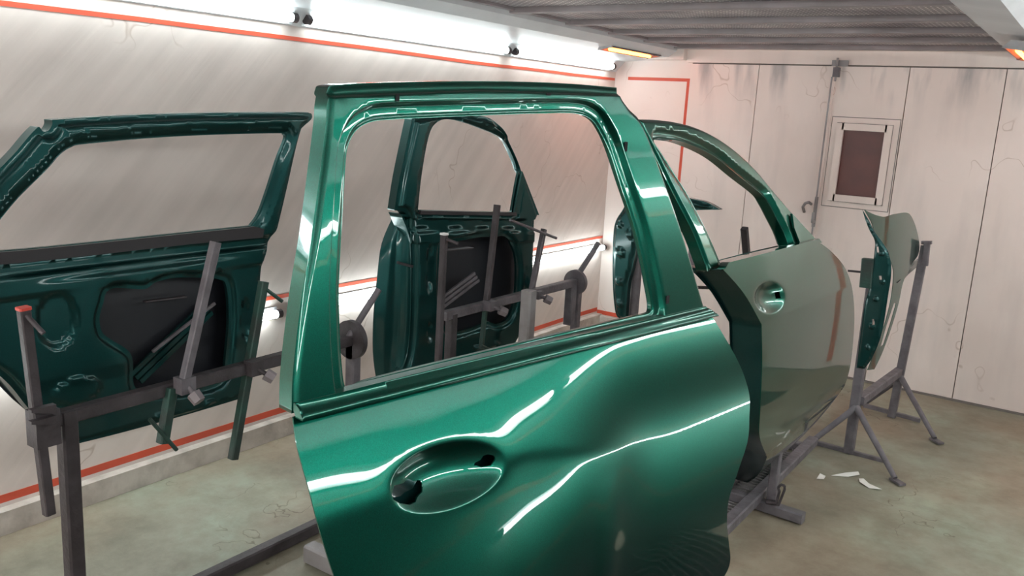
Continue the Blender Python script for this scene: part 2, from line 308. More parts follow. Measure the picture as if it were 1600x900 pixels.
tube(XR - .04, .69, 2.13, 4.55, -1, 'single white glowing tube low on the right wall', None)

for z, nm in ((2.15, 'upper'), (1.15, 'lower')):  # unseen fill tubes, added to brighten the back wall
    t = thing('fluorescent_tube', 'added unseen fill tube across the wall behind the photographer, the %s of two' % nm, 'tube light', (-1.4, YF + .05, z), 'added fill tubes on the front wall')
    MB().rod((-2.9, YF + .05, z), (.2, YF + .05, z), .021, n=24).build('tube', FILLM, t)
    for a in (-2.93, .2): MB().rod((a, YF + .05, z), (a + .03, YF + .05, z), .024, n=20).build('end_cap', STEELD, t)
# ------------------------------------------------------------------ infrared heaters
def heater(x, y0, y1, z, s, label):
    t = thing('infrared_heater', label, 'heater', (x, (y0 + y1) / 2, z))
    hood = [(x - s * .05, y0, z - .012), (x - s * .035, y0, z + .028), (x + s * .03, y0, z + .036), (x + s * .06, y0, z + .008), (x + s * .052, y0, z + .004), (x + s * .026, y0, z + .027), (x - s * .028, y0, z + .02), (x - s * .044, y0, z - .012)]
    MB().prism(hood, (0, y1 - y0, 0)).build('hood', STEEL, t)
    for y in (y0 - .012, y1 + .0): MB().prism([(x - s * .055, y, z - .014), (x - s * .035, y, z + .036), (x + s * .03, y, z + .042), (x + s * .066, y, z + .006)], (0, .012, 0)).build('end_plate', STEELL, t)
    MB().rod((x, y0 + .06, z - .002), (x, y1 - .06, z - .002), .011).build('heating_element', HEATM, t)
    MB().box((x - .012, (y0 + y1) / 2 - .02, z + .03), (x + .012, (y0 + y1) / 2 + .02, z + .10)).build('bracket', STEELL, t)
heater(-3.02, 5.42, 6.18, 2.255, 1, 'lit orange infrared heater hung under the ceiling in the left back corner')
heater(-.47, 4.95, 5.70, 2.225, -1, 'lit orange infrared heater cut by the right edge of the photo')

# ------------------------------------------------------------------ sheet-metal surface tools
def cat(pts, n=6, closed=True):
    """Catmull-Rom through the points; a repeated point stays a corner"""
    P = [np.array(p, float) for p in pts]; N = len(P); out = []
    rng = range(N) if closed else range(N - 1)
    for i in rng:
        g = (lambda k: P[k % N]) if closed else (lambda k: P[max(0, min(N - 1, k))])
        p0, p1, p2, p3 = g(i - 1), g(i), g(i + 1), g(i + 2)
        if np.allclose(p1, p2): continue
        m = n if np.linalg.norm(p2 - p1) > 1e-9 else 1
        for k in range(m):
            t = k / m; out.append(.5 * ((2 * p1) + (-p0 + p2) * t + (2 * p0 - 5 * p1 + 4 * p2 - p3) * t * t + (-p0 + 3 * p1 - 3 * p2 + p3) * t ** 3))
    if not closed: out.append(P[-1])
    return out
def inside(P, poly):
    poly = np.asarray(poly); x, y = P[:, 0], P[:, 1]; r = np.zeros(len(P), bool); n = len(poly); j = n - 1
    for i in range(n):
        xi, yi = poly[i]; xj, yj = poly[j]
        c = ((yi > y) != (yj > y)) & (x < (xj - xi) * (y - yi) / ((yj - yi) if yj != yi else 1e-12) + xi); r ^= c; j = i
    return r
def pdist(P, poly, closed=True):
    poly = np.asarray(poly); P = np.atleast_2d(P); A = poly; B = np.roll(poly, -1, 0)
    if not closed: A = poly[:-1]; B = poly[1:]
    d = np.full(len(P), 1e9)
    for a, b in zip(A, B):
        ab = b - a; L2 = ab @ ab
        if L2 < 1e-14: continue
        t = np.clip(((P - a) @ ab) / L2, 0, 1); q = P - (a + t[:, None] * ab); d = np.minimum(d, np.hypot(q[:, 0], q[:, 1]))
    return d
def offset(poly, d):
    poly = np.asarray(poly, float); n = len(poly); e = np.roll(poly, -1, 0) - poly; L = np.hypot(e[:, 0], e[:, 1]); L[L == 0] = 1e-9
    nrm = np.c_[e[:, 1], -e[:, 0]] / L[:, None]; a = nrm + np.roll(nrm, 1, 0); l = np.hypot(a[:, 0], a[:, 1]); l[l < .3] = .3
    area = (poly[:, 0] * np.roll(poly[:, 1], -1) - np.roll(poly[:, 0], -1) * poly[:, 1]).sum()
    return poly + (a / l[:, None]) * d * (1 if area > 0 else -1)        # d>0 grows
def resamp(poly, step, closed=True):
    poly = np.asarray(poly, float); q = np.vstack([poly, poly[:1]]) if closed else poly; out = []
    for a, b in zip(q[:-1], q[1:]):
        L = np.hypot(*(b - a)); k = max(1, int(round(L / step)))
        if L < 1e-7: continue
        out += [a + (b - a) * t / k for t in range(k)]
    if not closed: out.append(q[-1])
    return np.array(out)
class Frame:
    def __init__(s, O, U, V=(0, 0, 1), flip=False):
        s.O = np.array(O, float); s.U = np.array(U, float); s.U /= np.linalg.norm(s.U); s.V = np.array(V, float); s.V -= s.U * (s.V @ s.U); s.V /= np.linalg.norm(s.V)
        s.N = np.cross(s.U, s.V)
        if flip: s.N = -s.N
    def uv(s, px, py, S=None):
        r = ray(px, py); w_ = 0.; u = v = 0
        for k in range(1 if S is None else 8):
            t = ((s.O + s.N * w_ - CAM) @ s.N) / (r @ s.N); P = CAM + t * r - s.O; u, v = P @ s.U, P @ s.V
            if S is not None: w_ = float(S(np.array([[u, v]]))[0])
        return np.array([u, v])
    def uvs(s, pts, S=None): return np.array([s.uv(a, b, S) for a, b in pts])
    def w(s, uv, d): uv = np.atleast_2d(uv); return s.O + uv[:, :1] * s.U + uv[:, 1:2] * s.V + np.atleast_1d(d)[:, None] * s.N
FLAT = lambda P: np.zeros(len(P))
def panel(name, fr, outline, holes, S, thick, mat, parent, step=.012, rings=(), hole_thick=None, back=True, extra=None, mat_side=None, flare=0.):
    """sheet following w=S(u,v) inside `outline` minus `holes`, walls turned back by `thick`"""
    outline = resamp(outline, step * .8); holes = [resamp(h, step * .8) for h in holes]
    pts = [outline] + holes; cons = []; b = 0
    for p in pts: n = len(p); cons += [(b + i, b + (i + 1) % n) for i in range(n)]; b += n
    bnd = np.vstack(pts); fixed = [bnd]
    rp = [np.asarray(extra)] if extra is not None else []
    for r in rings:
        r = resamp(r, step * .6); ok = inside(r, outline); dd = pdist(r, outline)
        for h in holes: ok &= ~inside(r, h); dd = np.minimum(dd, pdist(r, h))
        ok &= dd > .0012; idx = np.full(len(r), -1); idx[ok] = b + np.arange(ok.sum())
        if not ok.any(): continue
        fixed.append(r[ok]); b += int(ok.sum())
        for i in range(len(r)):
            j = (i + 1) % len(r)
            if idx[i] >= 0 and idx[j] >= 0 and np.hypot(*(r[i] - r[j])) < step * 2: cons.append((int(idx[i]), int(idx[j])))
    if rp:
        rr = np.vstack(rp); ok = inside(rr, outline)
        for h in holes: ok &= ~inside(rr, h)
        rr = rr[ok]
        # thin out
        keep = []; seen = {}
        for q in rr:
            k = (int(q[0] // (step * .3)), int(q[1] // (step * .3)))
            if k not in seen: seen[k] = 1; keep.append(q)
        rr = np.array(keep) if keep else np.zeros((0, 2))
        if len(rr):
            d = pdist(rr, outline)
            for h in holes: d = np.minimum(d, pdist(rr, h))
            rr = rr[d > step * .12]; fixed.append(rr)
    lo, hi = outline.min(0), outline.max(0)
    gx = np.arange(lo[0], hi[0], step); gy = np.arange(lo[1], hi[1], step * .97); G = np.array([(x, y) for x in gx for y in gy]) + step * .21
    ok = inside(G, outline)
    for h in holes: ok &= ~inside(G, h)
    G = G[ok]; d = pdist(G, outline)
    for h in holes: d = np.minimum(d, pdist(G, h))
    G = G[d > step * .45]
    if len(fixed) > 1:
        f = np.vstack(fixed[1:]); cell = {}
        for q in f: cell.setdefault((int(q[0] // step), int(q[1] // step)), []).append(q)
        kk = []
        for q in G:
            c = (int(q[0] // step), int(q[1] // step)); near = False
            for i in (-1, 0, 1):
                for j in (-1, 0, 1):
                    for z in cell.get((c[0] + i, c[1] + j), ()):
                        if abs(z[0] - q[0]) + abs(z[1] - q[1]) < step * .55: near = True
            kk.append(not near)
        G = G[np.array(kk, bool)]
    allp = np.vstack(fixed + [G])
    vo, eo, fo, *_ = delaunay_2d_cdt([Vector(p) for p in allp], cons, [], 0, 1e-7)
    P = np.array([(v[0], v[1]) for v in vo]); T3 = np.array([list(f) for f in fo if len(f) == 3])
    c = P[T3].mean(1); ok = inside(c, outline)
    for h in holes: ok &= ~inside(c, h)
    T3 = T3[ok]
    A = P[T3]; ar = (A[:, 1, 0] - A[:, 0, 0]) * (A[:, 2, 1] - A[:, 0, 1]) - (A[:, 2, 0] - A[:, 0, 0]) * (A[:, 1, 1] - A[:, 0, 1])
    nflip = (np.cross(fr.U, fr.V) @ fr.N) < 0
    sw = (ar < 0) != nflip; T3[sw] = T3[sw][:, ::-1]
    e = .0012; W0 = S(P); su = (S(P + [e, 0]) - S(P - [e, 0])) / (2 * e); sv = (S(P + [0, e]) - S(P - [0, e])) / (2 * e)
    nn = fr.N - su[:, None] * fr.U - sv[:, None] * fr.V; nn /= np.linalg.norm(nn, axis=1)[:, None]
    verts = list(fr.w(P, W0)); norms = list(nn); faces = [tuple(t) for t in T3]; mi = [0] * len(T3)
    if back:
        bk = len(verts); verts += list(fr.w(P, W0 - thick)); norms += list(-nn); faces += [tuple(bk + i for i in t[::-1]) for t in T3]; mi += [1 if mat_side else 0] * len(T3)
    for k, loop in enumerate(pts):
        th = thick if k == 0 else (hole_thick or thick); m = len(loop); a0 = len(verts); ws = S(loop)
        grow = offset(loop, flare if k == 0 else 0)
        steps = [(0, 0), (th, 1)] if not flare or k else [(0, 0), (th * .3, .8), (th, 1)]
        tn = np.roll(loop, -1, 0) - np.roll(loop, 1, 0); tn /= (np.hypot(tn[:, 0], tn[:, 1])[:, None] + 1e-9); on = np.c_[tn[:, 1], -tn[:, 0]]
        area = (loop[:, 0] * np.roll(loop[:, 1], -1) - np.roll(loop[:, 0], -1) * loop[:, 1]).sum(); sg = (1 if area > 0 else -1) * (1 if k == 0 else -1)
        n3 = on[:, :1] * fr.U * sg + on[:, 1:] * fr.V * sg
        for dth, g in steps: verts += list(fr.w(loop + (grow - loop) * g, ws - dth)); norms += list(n3)
        for s_ in range(len(steps) - 1):
            for i in range(m):
                j = (i + 1) % m; q = (a0 + s_ * m + i, a0 + s_ * m + j, a0 + (s_ + 1) * m + j, a0 + (s_ + 1) * m + i)
                faces.append(q if ((sg > 0) == (not nflip)) == False else q[::-1]); mi.append(1 if mat_side else 0)
    off = np.array(parent.location); me = bpy.data.meshes.new(name)
    if parent.parent is not None: off = off + np.array(parent.parent.location)
    me.from_pydata([tuple(v - off) for v in verts], [], faces); me.materials.append(mat)
    if mat_side: me.materials.append(mat_side); me.polygons.foreach_set('material_index', mi)
    me.polygons.foreach_set('use_smooth', [True] * len(faces)); me.update()
    me.normals_split_custom_set_from_vertices([tuple(n) for n in norms])
    return link(bpy.data.objects.new(name, me), parent)
def ss(a, b, x): t = np.clip((x - a) / (b - a), 0, 1); return t * t * (3 - 2 * t)

# ------------------------------------------------------------------ the rear door in front (outside towards the photographer)
def tube_tilt(P, fr, zl, xl=XR - .05):
    """upward lean of the sheet at P that mirrors a tube running along the right wall at height zl"""
    d = P - CAM; d = d / np.linalg.norm(d); best = []
    th = np.radians(np.linspace(-40, 60, 201))
    zz = []
    for t in th:
        n = fr.N * math.cos(t) + fr.V * math.sin(t); r = d - 2 * (d @ n) * n
        zz.append(P[2] + r[2] * (xl - P[0]) / max(r[0], 1e-3))
    return float(np.interp(zl, zz, th))
class TiltSurface:
    def __init__(s, us, vs): s.us, s.vs, s.W = us, vs, np.zeros((len(us), len(vs)))
    def __call__(s, P):
        P = np.atleast_2d(P); x = np.clip((P[:, 0] - s.us[0]) / (s.us[1] - s.us[0]), 1, len(s.us) - 3); y = np.clip((P[:, 1] - s.vs[0]) / (s.vs[1] - s.vs[0]), 1, len(s.vs) - 3)
        i = x.astype(int); j = y.astype(int); fx = x - i; fy = y - j
        def cr(t): return [-.5 * t + t * t - .5 * t ** 3, 1 - 2.5 * t * t + 1.5 * t ** 3, .5 * t + 2 * t * t - 1.5 * t ** 3, -.5 * t * t + .5 * t ** 3]
        cx, cy = cr(fx), cr(fy); r = 0
        for a in range(4):
            for b in range(4): r = r + cx[a] * cy[b] * s.W[i + a - 1, j + b - 1]
        return r
def gsm(A, k, ax):
    if k <= 0: return A
    n = int(3 * k) + 1; g = np.exp(-.5 * (np.arange(-n, n + 1) / k) ** 2); g /= g.sum()
    pad = [(0, 0)] * A.ndim; pad[ax] = (n, n); B = np.pad(A, pad, mode='edge'); return np.apply_along_axis(lambda v: np.convolve(v, g, 'valid'), ax, B)

FM = Frame((-.95, .83, 1.33), (.18, 1.17, 0))
us = np.linspace(-.12, 1.45, 160); vs = np.linspace(-.85, .12, 388)
SM = TiltSurface(us, vs)
c_belt = [(380, 672), (458, 652), (780, 571), (1110, 490), (1200, 468)]
c_b1 = [(380, 808), (488, 778), (550, 762), (610, 740), (700, 713), (790, 687), (850, 643), (900, 592), (930, 562), (960, 540), (1030, 519), (1112, 502), (1200, 482)]
c_cr = [(380, 850), (500, 817), (610, 776), (700, 748), (790, 720), (830, 709), (870, 706), (915, 708), (960, 703), (1060, 671), (1170, 625), (1250, 592)]
c_b3 = [(380, 1180), (600, 1010), (700, 915), (775, 853), (830, 803), (880, 752), (905, 730), (925, 716), (960, 712), (1060, 682), (1170, 637), (1250, 604)]
for it in range(3):
    L_ = []
    for c in (c_belt, c_b1, c_cr, c_b3):
        q = FM.uvs(resamp(np.array(c, float), 12, False), SM if it else None); o = np.argsort(q[:, 0]); L_.append(gsm(np.interp(us, q[o, 0], q[o, 1]), 2, 0))
    vb, v1, v2, v3 = L_; ucr = FM.uv(870, 706)[0]; uright = FM.uv(960, 703)[0]
    TT = np.zeros((len(us), len(vs)))
    for i, u in enumerate(us):
        t1 = tube_tilt(FM.w((u, v1[i]), 0)[0], FM, 2.185); t3 = tube_tilt(FM.w((u, v3[i]), 0)[0], FM, .69)
        k = ss(ucr - .12, uright + .06, u); D = math.radians
        ta = (t1 - D(1.5)) * (1 - k) + (t3 + D(1.5)) * k; tb = (t3 + D(2.5)) * (1 - k) + (t3 - D(1.2)) * k
        ub_ = FM.uv(893, 735)[0]; bb = math.exp(-((u - ub_) / .035) ** 4); tb = tb * (1 - bb) + (t3 + D(.2)) * bb
        e1 = .012 * (1 - k) + .004 * k; a3 = min(v3[i] * (1 - bb) + (v2[i] - .05) * bb, v2[i] - e1 - .006)
        nodes = sorted([(vb[i] + .1, t1 + D(3.5)), (vb[i], t1 + D(3)), (v1[i], t1), (max(v2[i] + e1, v1[i] - 9) if v2[i] + e1 < v1[i] - .01 else v1[i] - .01, ta), (v2[i] - e1, tb), (a3 - .004 * k, t3 - D(1.5) * k * (1 - bb) - D(.15) * bb), (a3 - .12, t3 - D(5)), (a3 - .45, t3 - D(22))])
        TT[i] = np.interp(vs, [n[0] for n in nodes], [n[1] for n in nodes])
    TT = gsm(gsm(TT, 1.3, 1), 2.2, 0)
    sl = np.tan(TT); dv = vs[1] - vs[0]; W = -np.cumsum(sl, 1) * dv
    for i in range(len(us)): W[i] -= np.interp(vb[i], vs, W[i])
    SM.W = W
d = thing('car_rear_door', 'large glossy green car door in the foreground with an oval handle recess', 'car door', (-.86, 1.4, .68))
SKc = np.array([FM.uv(x, y, SM) for x, y in resamp(np.array(cat([(458, 652), (458, 652), (780, 571), (1110, 490), (1110, 490), (1140, 540), (1160, 580), (1171, 618), (1171, 650), (1168, 690), (1152, 740), (1139, 780), (1136, 815), (1139, 850), (1141, 876), (1132, 900), (1105, 935), (1105, 935), (900, 1010), (720, 1090), (720, 1090), (600, 1060), (555, 990), (522, 900), (500, 830), (483, 765), (465, 700)], 8)), 9)])
ell = np.array([(700 + 93 * math.cos(t) * math.cos(-.315) - 50 * math.sin(t) * math.sin(-.315), 745 + 93 * math.cos(t) * math.sin(-.315) + 50 * math.sin(t) * math.cos(-.315)) for t in np.linspace(0, 2 * math.pi, 64, False)])
EL = FM.uvs(ell, SM); EC = EL.mean(0)
q = EL - EC; A_ = np.linalg.lstsq(np.c_[q[:, 0] ** 2, q[:, 0] * q[:, 1], q[:, 1] ** 2], np.ones(len(q)), rcond=None)[0]
def er(P, C=EC, A=A_): q = np.atleast_2d(P) - C; return np.sqrt(np.maximum(A[0] * q[:, 0] ** 2 + A[1] * q[:, 0] * q[:, 1] + A[2] * q[:, 1] ** 2, 0))
def bowl(r): x = 1 - r * r; return .5 * (x + np.sqrt(x * x + .010)) - .025 * np.exp(-(1 - r) ** 2 * 4)
def ering(C, A, k):
    t = np.linspace(0, 2 * math.pi, 90, False); dd = np.c_[np.cos(t), np.sin(t)]; rr = np.sqrt(A[0] * dd[:, 0] ** 2 + A[1] * dd[:, 0] * dd[:, 1] + A[2] * dd[:, 1] ** 2); return C + dd * (k / rr)[:, None]
def S_skin(P):
    return SM(P) - .042 * bowl(er(P))
lh = FM.uvs([(612, 772), (616, 759), (630, 755), (638, 748), (646, 752), (656, 750), (661, 757), (660, 769), (652, 777), (650, 785), (640, 789), (626, 787), (615, 781)], S_skin)
rh = FM.uvs([(750, 725), (757, 722), (757, 713), (765, 711), (777, 714), (780, 721), (777, 732), (768, 737), (758, 735), (755, 731), (750, 729)], S_skin)
rings = [ering(EC, A_, k) for k in (.85, .90, .94, .97, 1.0, 1.03, 1.06, 1.10, 1.16)]
crl = FM.uvs(resamp(np.array(c_cr, float), 8, False), SM)
panel('outer_skin', FM, SKc, [lh, rh], S_skin, .003, PAINT, d, step=.0085, rings=rings, extra=np.vstack([crl + [0, k] for k in (-.008, -.003, .003, .008)]))
cc_ = SKc.mean(0); inn = cc_ + (resamp(SKc, .02) - cc_) * [.84, .86]
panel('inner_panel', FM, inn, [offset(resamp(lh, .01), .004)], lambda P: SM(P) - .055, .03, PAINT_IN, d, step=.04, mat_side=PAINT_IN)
def LEAN(P):
    v = np.atleast_2d(P)[:, 1]; x = np.maximum(v - .385, 0)
    return -.22 * v - .10 * np.maximum(v, 0) ** 2 + .10 * np.where(x < .04, x * x / .08, x - .02)
FO = [(459, 648), (459, 648), (461, 585), (474, 470), (490, 370), (503, 270), (512, 195), (514, 165), (519, 142), (526, 134), (560, 131), (600, 129.5), (680, 127.5), (750, 127), (830, 128), (900, 131), (971, 137), (971, 137), (973, 152), (985, 170), (1002, 188), (1018, 222), (1040, 282), (1062, 345), (1082, 410), (1104, 486), (1104, 486)]
FH = [(541, 470), (542, 420), (547, 330), (552, 248), (558, 222), (570, 203), (590, 192), (620, 188), (700, 184), (800, 180), (880, 177.5), (915, 179), (935, 188), (948, 206), (962, 236), (980, 290), (1000, 350), (1014, 405), (1023, 450), (1028, 480), (1026, 490), (1015, 494), (1000, 497), (900, 521), (700, 570), (620, 590), (580, 601), (562, 611), (553, 610), (548, 598), (543, 540)]
fo = FM.uvs(cat(FO, 6), LEAN); fh = FM.uvs(cat(FH, 6), LEAN)
toprail = FM.uvs([(520, 134), (750, 127), (972, 137)], LEAN)
def S_frame(P):
    dw = pdist(P, fh); do = pdist(P, fo); dt = pdist(P, toprail, False)
    return LEAN(P) - .016 * (1 - ss(.020, .032, dw)) - .004 * (1 - ss(0, .010, dw)) - .006 * (1 - np.minimum(do / .012, 1)) ** 2 - .008 * (1 - ss(.014, .020, dt))
offr = [offset(resamp(fh, .01), k) for k in (.005, .010, .020, .024, .028, .032)] + [offset(resamp(fo, .01), -k) for k in (.004, .008, .012)] + [toprail - [0, k] for k in (.014, .017, .020)]
panel('window_frame', FM, fo, [fh], S_frame, .035, PAINT, d, step=.010, rings=offr, hole_thick=.008, back=False)
panel('frame_lining', FM, offset(resamp(fo, .02), -.004), [offset(resamp(fh, .02), .012)], lambda P: LEAN(P) - .030, .010, PAINT_IN, d, step=.03)
# waist rail: two ridges with a dark seam below
def S_rail(P):
    t = P[:, 1] - np.interp(P[:, 0], us, vb)
    return .012 + .010 * ss(-.012, .0, t) * (1 - ss(.002, .010, t)) - .014 * ss(.012, .020, t) + .008 * ss(.024, .028, t) * (1 - ss(.028, .034, t))
rl = FM.uvs(cat([(460, 652), (460, 652), (780, 573), (1112, 491), (1112, 491), (1104, 479), (1104, 479), (780, 553), (463, 631), (463, 631)], 6))
panel('waist_rail', FM, rl, [], S_rail, .02, PAINT, d, step=.006)
for k, (px, py, sx, sy) in enumerate([(977, 229, 4, 9), (1042, 468, 5, 8), (620, 153, 3, 5), (856, 147, 5, 2)]):
    c = FM.uv(px, py, LEAN); s = 1.6 / FPX; P = [FM.w(c + [a * sx * s, b * sy * s], LEAN(np.array([c]))[0] + .001)[0] for a, b in ((-1, -1), (1, -1), (1, 1), (-1, 1))]
    m = MB(); m.prism(P, FM.N * .002); m.build('clip_slot', HOLE, d)

# ------------------------------------------------------------------ the right front door beyond it (outside towards the viewer)
FF = Frame((-1.0, 2.7, 1.33), (.075, .98, 0), (-.13, 0, .83))
cr0, cr1 = FF.uv(1190, 507), FF.uv(1332, 449)
vgrid = np.linspace(-1.1, .5, 600)
tt = np.interp(vgrid, [-1.1, -.62, -.45, -.30, -.02, -.006, .006, .05, .30, .5], [-1.3, -.70, -.30, -.14, -.07, -.06, .07, .09, .16, .20])
wg = -np.cumsum(tt) * (vgrid[1] - vgrid[0]); wg -= np.interp(.17, vgrid, wg)
def SF(P):
    P = np.atleast_2d(P); vc = cr0[1] + (P[:, 0] - cr0[0]) * (cr1[1] - cr0[1]) / (cr1[0] - cr0[0]); x = P[:, 0] - .5
    return np.interp(P[:, 1] - vc, vgrid, wg) - .03 * x * x - .03
d2 = thing('car_front_door', 'green car door right of the foreground door, round handle recess and curved window arch', 'car door', (-.95, 3.2, .5))
sk = FF.uvs(cat([(1128, 419), (1128, 419), (1155, 409), (1220, 391), (1278, 377), (1278, 377), (1300, 394), (1320, 418), (1331, 448), (1335, 490), (1333, 535), (1328, 575), (1320, 603), (1320, 603), (1290, 645), (1250, 695), (1216, 740), (1192, 768), (1172, 789), (1172, 789), (1190, 745), (1199, 714), (1199, 714), (1187, 682), (1188, 640), (1191, 570), (1190, 507), (1190, 507), (1162, 458)], 6), SF)
e2 = FF.uvs([(1203 + 24 * math.cos(t), 465 + 25 * math.sin(t)) for t in np.linspace(0, 2 * math.pi, 40, False)], SF); C2 = e2.mean(0); q = e2 - C2
A2 = np.linalg.lstsq(np.c_[q[:, 0] ** 2, q[:, 0] * q[:, 1], q[:, 1] ** 2], np.ones(len(q)), rcond=None)[0]
def S_sk2(P): r = er(P, C2, A2); return SF(P) - .030 * bowl(r)
h2 = FF.uvs([(1210, 456), (1216, 456), (1217, 466), (1211, 467)], S_sk2)
cl = np.array([cr0 + (cr1 - cr0) * t for t in np.linspace(-.05, 1.05, 60)])
panel('outer_skin', FF, sk, [h2], S_sk2, .003, PAINT, d2, step=.013, rings=[ering(C2, A2, k) for k in (.7, .85, .93, .97, 1., 1.03, 1.08, 1.16)], extra=np.vstack([cl + [0, k] for k in (-.01, -.004, .004, .01)]))
ik = offset(resamp(sk, .02), -.006)
panel('inner_panel', FF, ik, [], lambda P: SF(P) - .06, .07, PAINT_IN, d2, step=.05, flare=-.015)
panel('door_shell', FF, ik, [offset(ik, -.006)], lambda P: SF(P) - .004, .06, PAINT_IN, d2, step=.03, back=False)
L2 = lambda P: -.05 - .20 * np.maximum(P[:, 1], 0) - .03
a1 = FF.uvs(cat([(1001, 186), (1001, 186), (1030, 187), (1060, 191), (1090, 199), (1120, 213), (1150, 234), (1180, 262), (1210, 298), (1240, 333), (1262, 358), (1280, 377), (1280, 377), (1278, 382), (1278, 382), (1200, 400), (1128, 420), (1128, 420), (1110, 424), (1110, 424), (1088, 365), (1055, 300), (1024, 236), (1010, 208)], 6), L2)
ah = FF.uvs(cat([(1028, 222), (1030, 217), (1042, 216), (1075, 222), (1120, 243), (1160, 275), (1195, 303), (1207, 320), (1220, 345), (1230, 365), (1237, 385), (1237, 385), (1190, 396), (1131, 411), (1131, 411), (1118, 380), (1103, 348), (1080, 304), (1060, 272), (1040, 240)], 6), L2)
def S_f2(P):
    dw = pdist(P, ah); do = pdist(P, a1)
    return L2(P) - .024 * (1 - ss(.022, .028, dw)) + .010 * (1 - ss(.008, .012, dw)) - .012 * (1 - np.minimum(do / .014, 1)) ** 2
panel('window_frame', FF, a1, [ah], S_f2, .04, PAINT, d2, step=.012, rings=[offset(resamp(ah, .012), k) for k in (.008, .012, .022, .028)] + [offset(resamp(a1, .012), -k) for k in (.004, .009, .014)])
wr = FF.uvs([(1128, 420), (1280, 379), (1276, 373), (1134, 410)], SF)
panel('waist_rail', FF, wr, [], lambda P: SF(P) + .012, .03, PAINT, d2, step=.02)
m = MB()   # triangular mirror mount between the screen pillar and the glass
tri = [FF.w(FF.uv(x, y, L2), L2(np.array([FF.uv(x, y, L2)]))[0] + .004)[0] for x, y in ((1233, 334), (1270, 374), (1246, 382), (1236, 356))]
m.prism(tri, FF.N * .010); m.build('mirror_mount', PAINT, d2)

# ------------------------------------------------------------------ the two doors hung along the left wall (inside towards the viewer)
def inner_S(out, win, opn, boss=(), lean=None, belt=None):
    def S(P):
        P = np.atleast_2d(P); do = pdist(P, out); w_ = -.026 * (1 - ss(.016, .026, do))
        if win is not None: dw = pdist(P, win); w_ = w_ - .016 * (1 - ss(.010, .016, dw)) - .010 * (1 - ss(.030, .036, dw))
        if opn is not None:
            dh = pdist(P, opn); w_ = w_ - .018 * (1 - ss(.012, .034, dh))
        for (bu, bv, ru, rv, h) in boss:
            r = np.sqrt(((P[:, 0] - bu) / ru) ** 2 + ((P[:, 1] - bv) / rv) ** 2); w_ = w_ + h * (1 - ss(.75, 1.05, r))
        if belt is not None:
            t = P[:, 1] - np.interp(P[:, 0], belt[:, 0], belt[:, 1])
            w_ = w_ - .012 * ss(-.075, -.07, t) * (1 - ss(-.035, -.03, t)) + .008 * ss(-.15, -.14, t) * (1 - ss(-.10, -.09, t))
        if lean: w_ = w_ + lean(P)
        return w_
    return S
FL = Frame((-2.75, 1.22, 1.27), (0, 1, 0))
d3 = thing('car_rear_door', 'dark green car door at the left edge, inner side showing, long window opening', 'car door', (-2.75, 1.8, .55))
lo = FL.uvs(cat([(88, 188), (88, 188), (200, 181), (330, 177), (470, 176), (490, 177), (494, 180), (493, 187), (480, 199), (476, 206), (468, 236), (456, 290), (443, 345), (438, 362), (424, 388), (416, 412), (413, 437), (414, 450), (412, 480), (406, 560), (398, 600), (386, 624), (386, 624), (300, 650), (200, 678), (121, 698), (121, 698), (80, 670), (50, 640), (20, 603), (-10, 580), (-60, 562), (-100, 540), (-125, 500), (-130, 450), (-120, 410), (-70, 350), (-30, 305), (0, 271), (30, 240), (50, 216), (62, 203), (68, 199), (74, 206), (82, 205), (88, 196)], 5))
lw = FL.uvs(cat([(-38, 397), (-38, 397), (-25, 380), (0, 353), (35, 311), (80, 266), (100, 243), (118, 231), (140, 226), (250, 216), (350, 211), (440, 209), (451, 211), (452, 219), (440, 250), (424, 300), (411, 335), (398, 354), (398, 354), (300, 364), (150, 380), (50, 390)], 5))
lop = FL.uvs(cat([(166, 475), (171, 458), (186, 451), (230, 453), (248, 442), (280, 435), (320, 435), (347, 438), (358, 448), (362, 500), (357, 560), (352, 590), (330, 604), (280, 612), (235, 612), (214, 604), (212, 565), (203, 548), (178, 532), (164, 520), (160, 498)], 5))
bl = FL.uvs([(-130, 412), (0, 398), (150, 385), (300, 370), (440, 354)])
ub, vbx = FL.uv(60, 560)
S3 = inner_S(lo, lw, lop, [(FL.uv(90, 500)[0], FL.uv(90, 500)[1], .07, .10, -.012), (*FL.uv(120, 610), .09, .05, .010), (*FL.uv(385, 500), .025, .09, -.012), (*FL.uv(290, 640), .14, .022, .010)], belt=bl)
R3 = [offset(resamp(lo, .012), -k) for k in (.016, .021, .026)] + [offset(resamp(lw, .012), k) for k in (.010, .016, .030, .036)] + [offset(resamp(lop, .012), k) for k in (.012, .022, .034)]
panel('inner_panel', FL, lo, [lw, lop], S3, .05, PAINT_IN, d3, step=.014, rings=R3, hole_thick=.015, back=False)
body = FL.uvs(cat([(-128, 420), (0, 404), (200, 384), (415, 362), (415, 362), (412, 480), (406, 560), (398, 600), (385, 622), (385, 622), (200, 676), (122, 695), (122, 695), (50, 636), (-10, 577), (-100, 537), (-128, 480)], 4))
panel('outer_skin', FL, offset(resamp(body, .03), .004), [], lambda P: -.085 - .03 * (1 - ss(0, .25, pdist(P, body))) , .003, PRIMER, d3, step=.04)
panel('door_shell', FL, offset(resamp(body, .03), -.002), [offset(resamp(body, .03), -.012)], lambda P: np.full(len(P), -.048), .07, PAINT_IN, d3, step=.03)
sl_ = FL.uvs([(-38, 397), (50, 390), (150, 380), (300, 364), (398, 354), (412, 358), (410, 371), (300, 381), (150, 398), (50, 409), (-45, 417)])
panel('window_seal', FL, sl_, [], lambda P: np.full(len(P), .004), .012, SEAL, d3, step=.03)
m = MB()
p_, q_ = FL.w(FL.uv(225, 596), -.055)[0], FL.w(FL.uv(338, 486), -.055)[0]
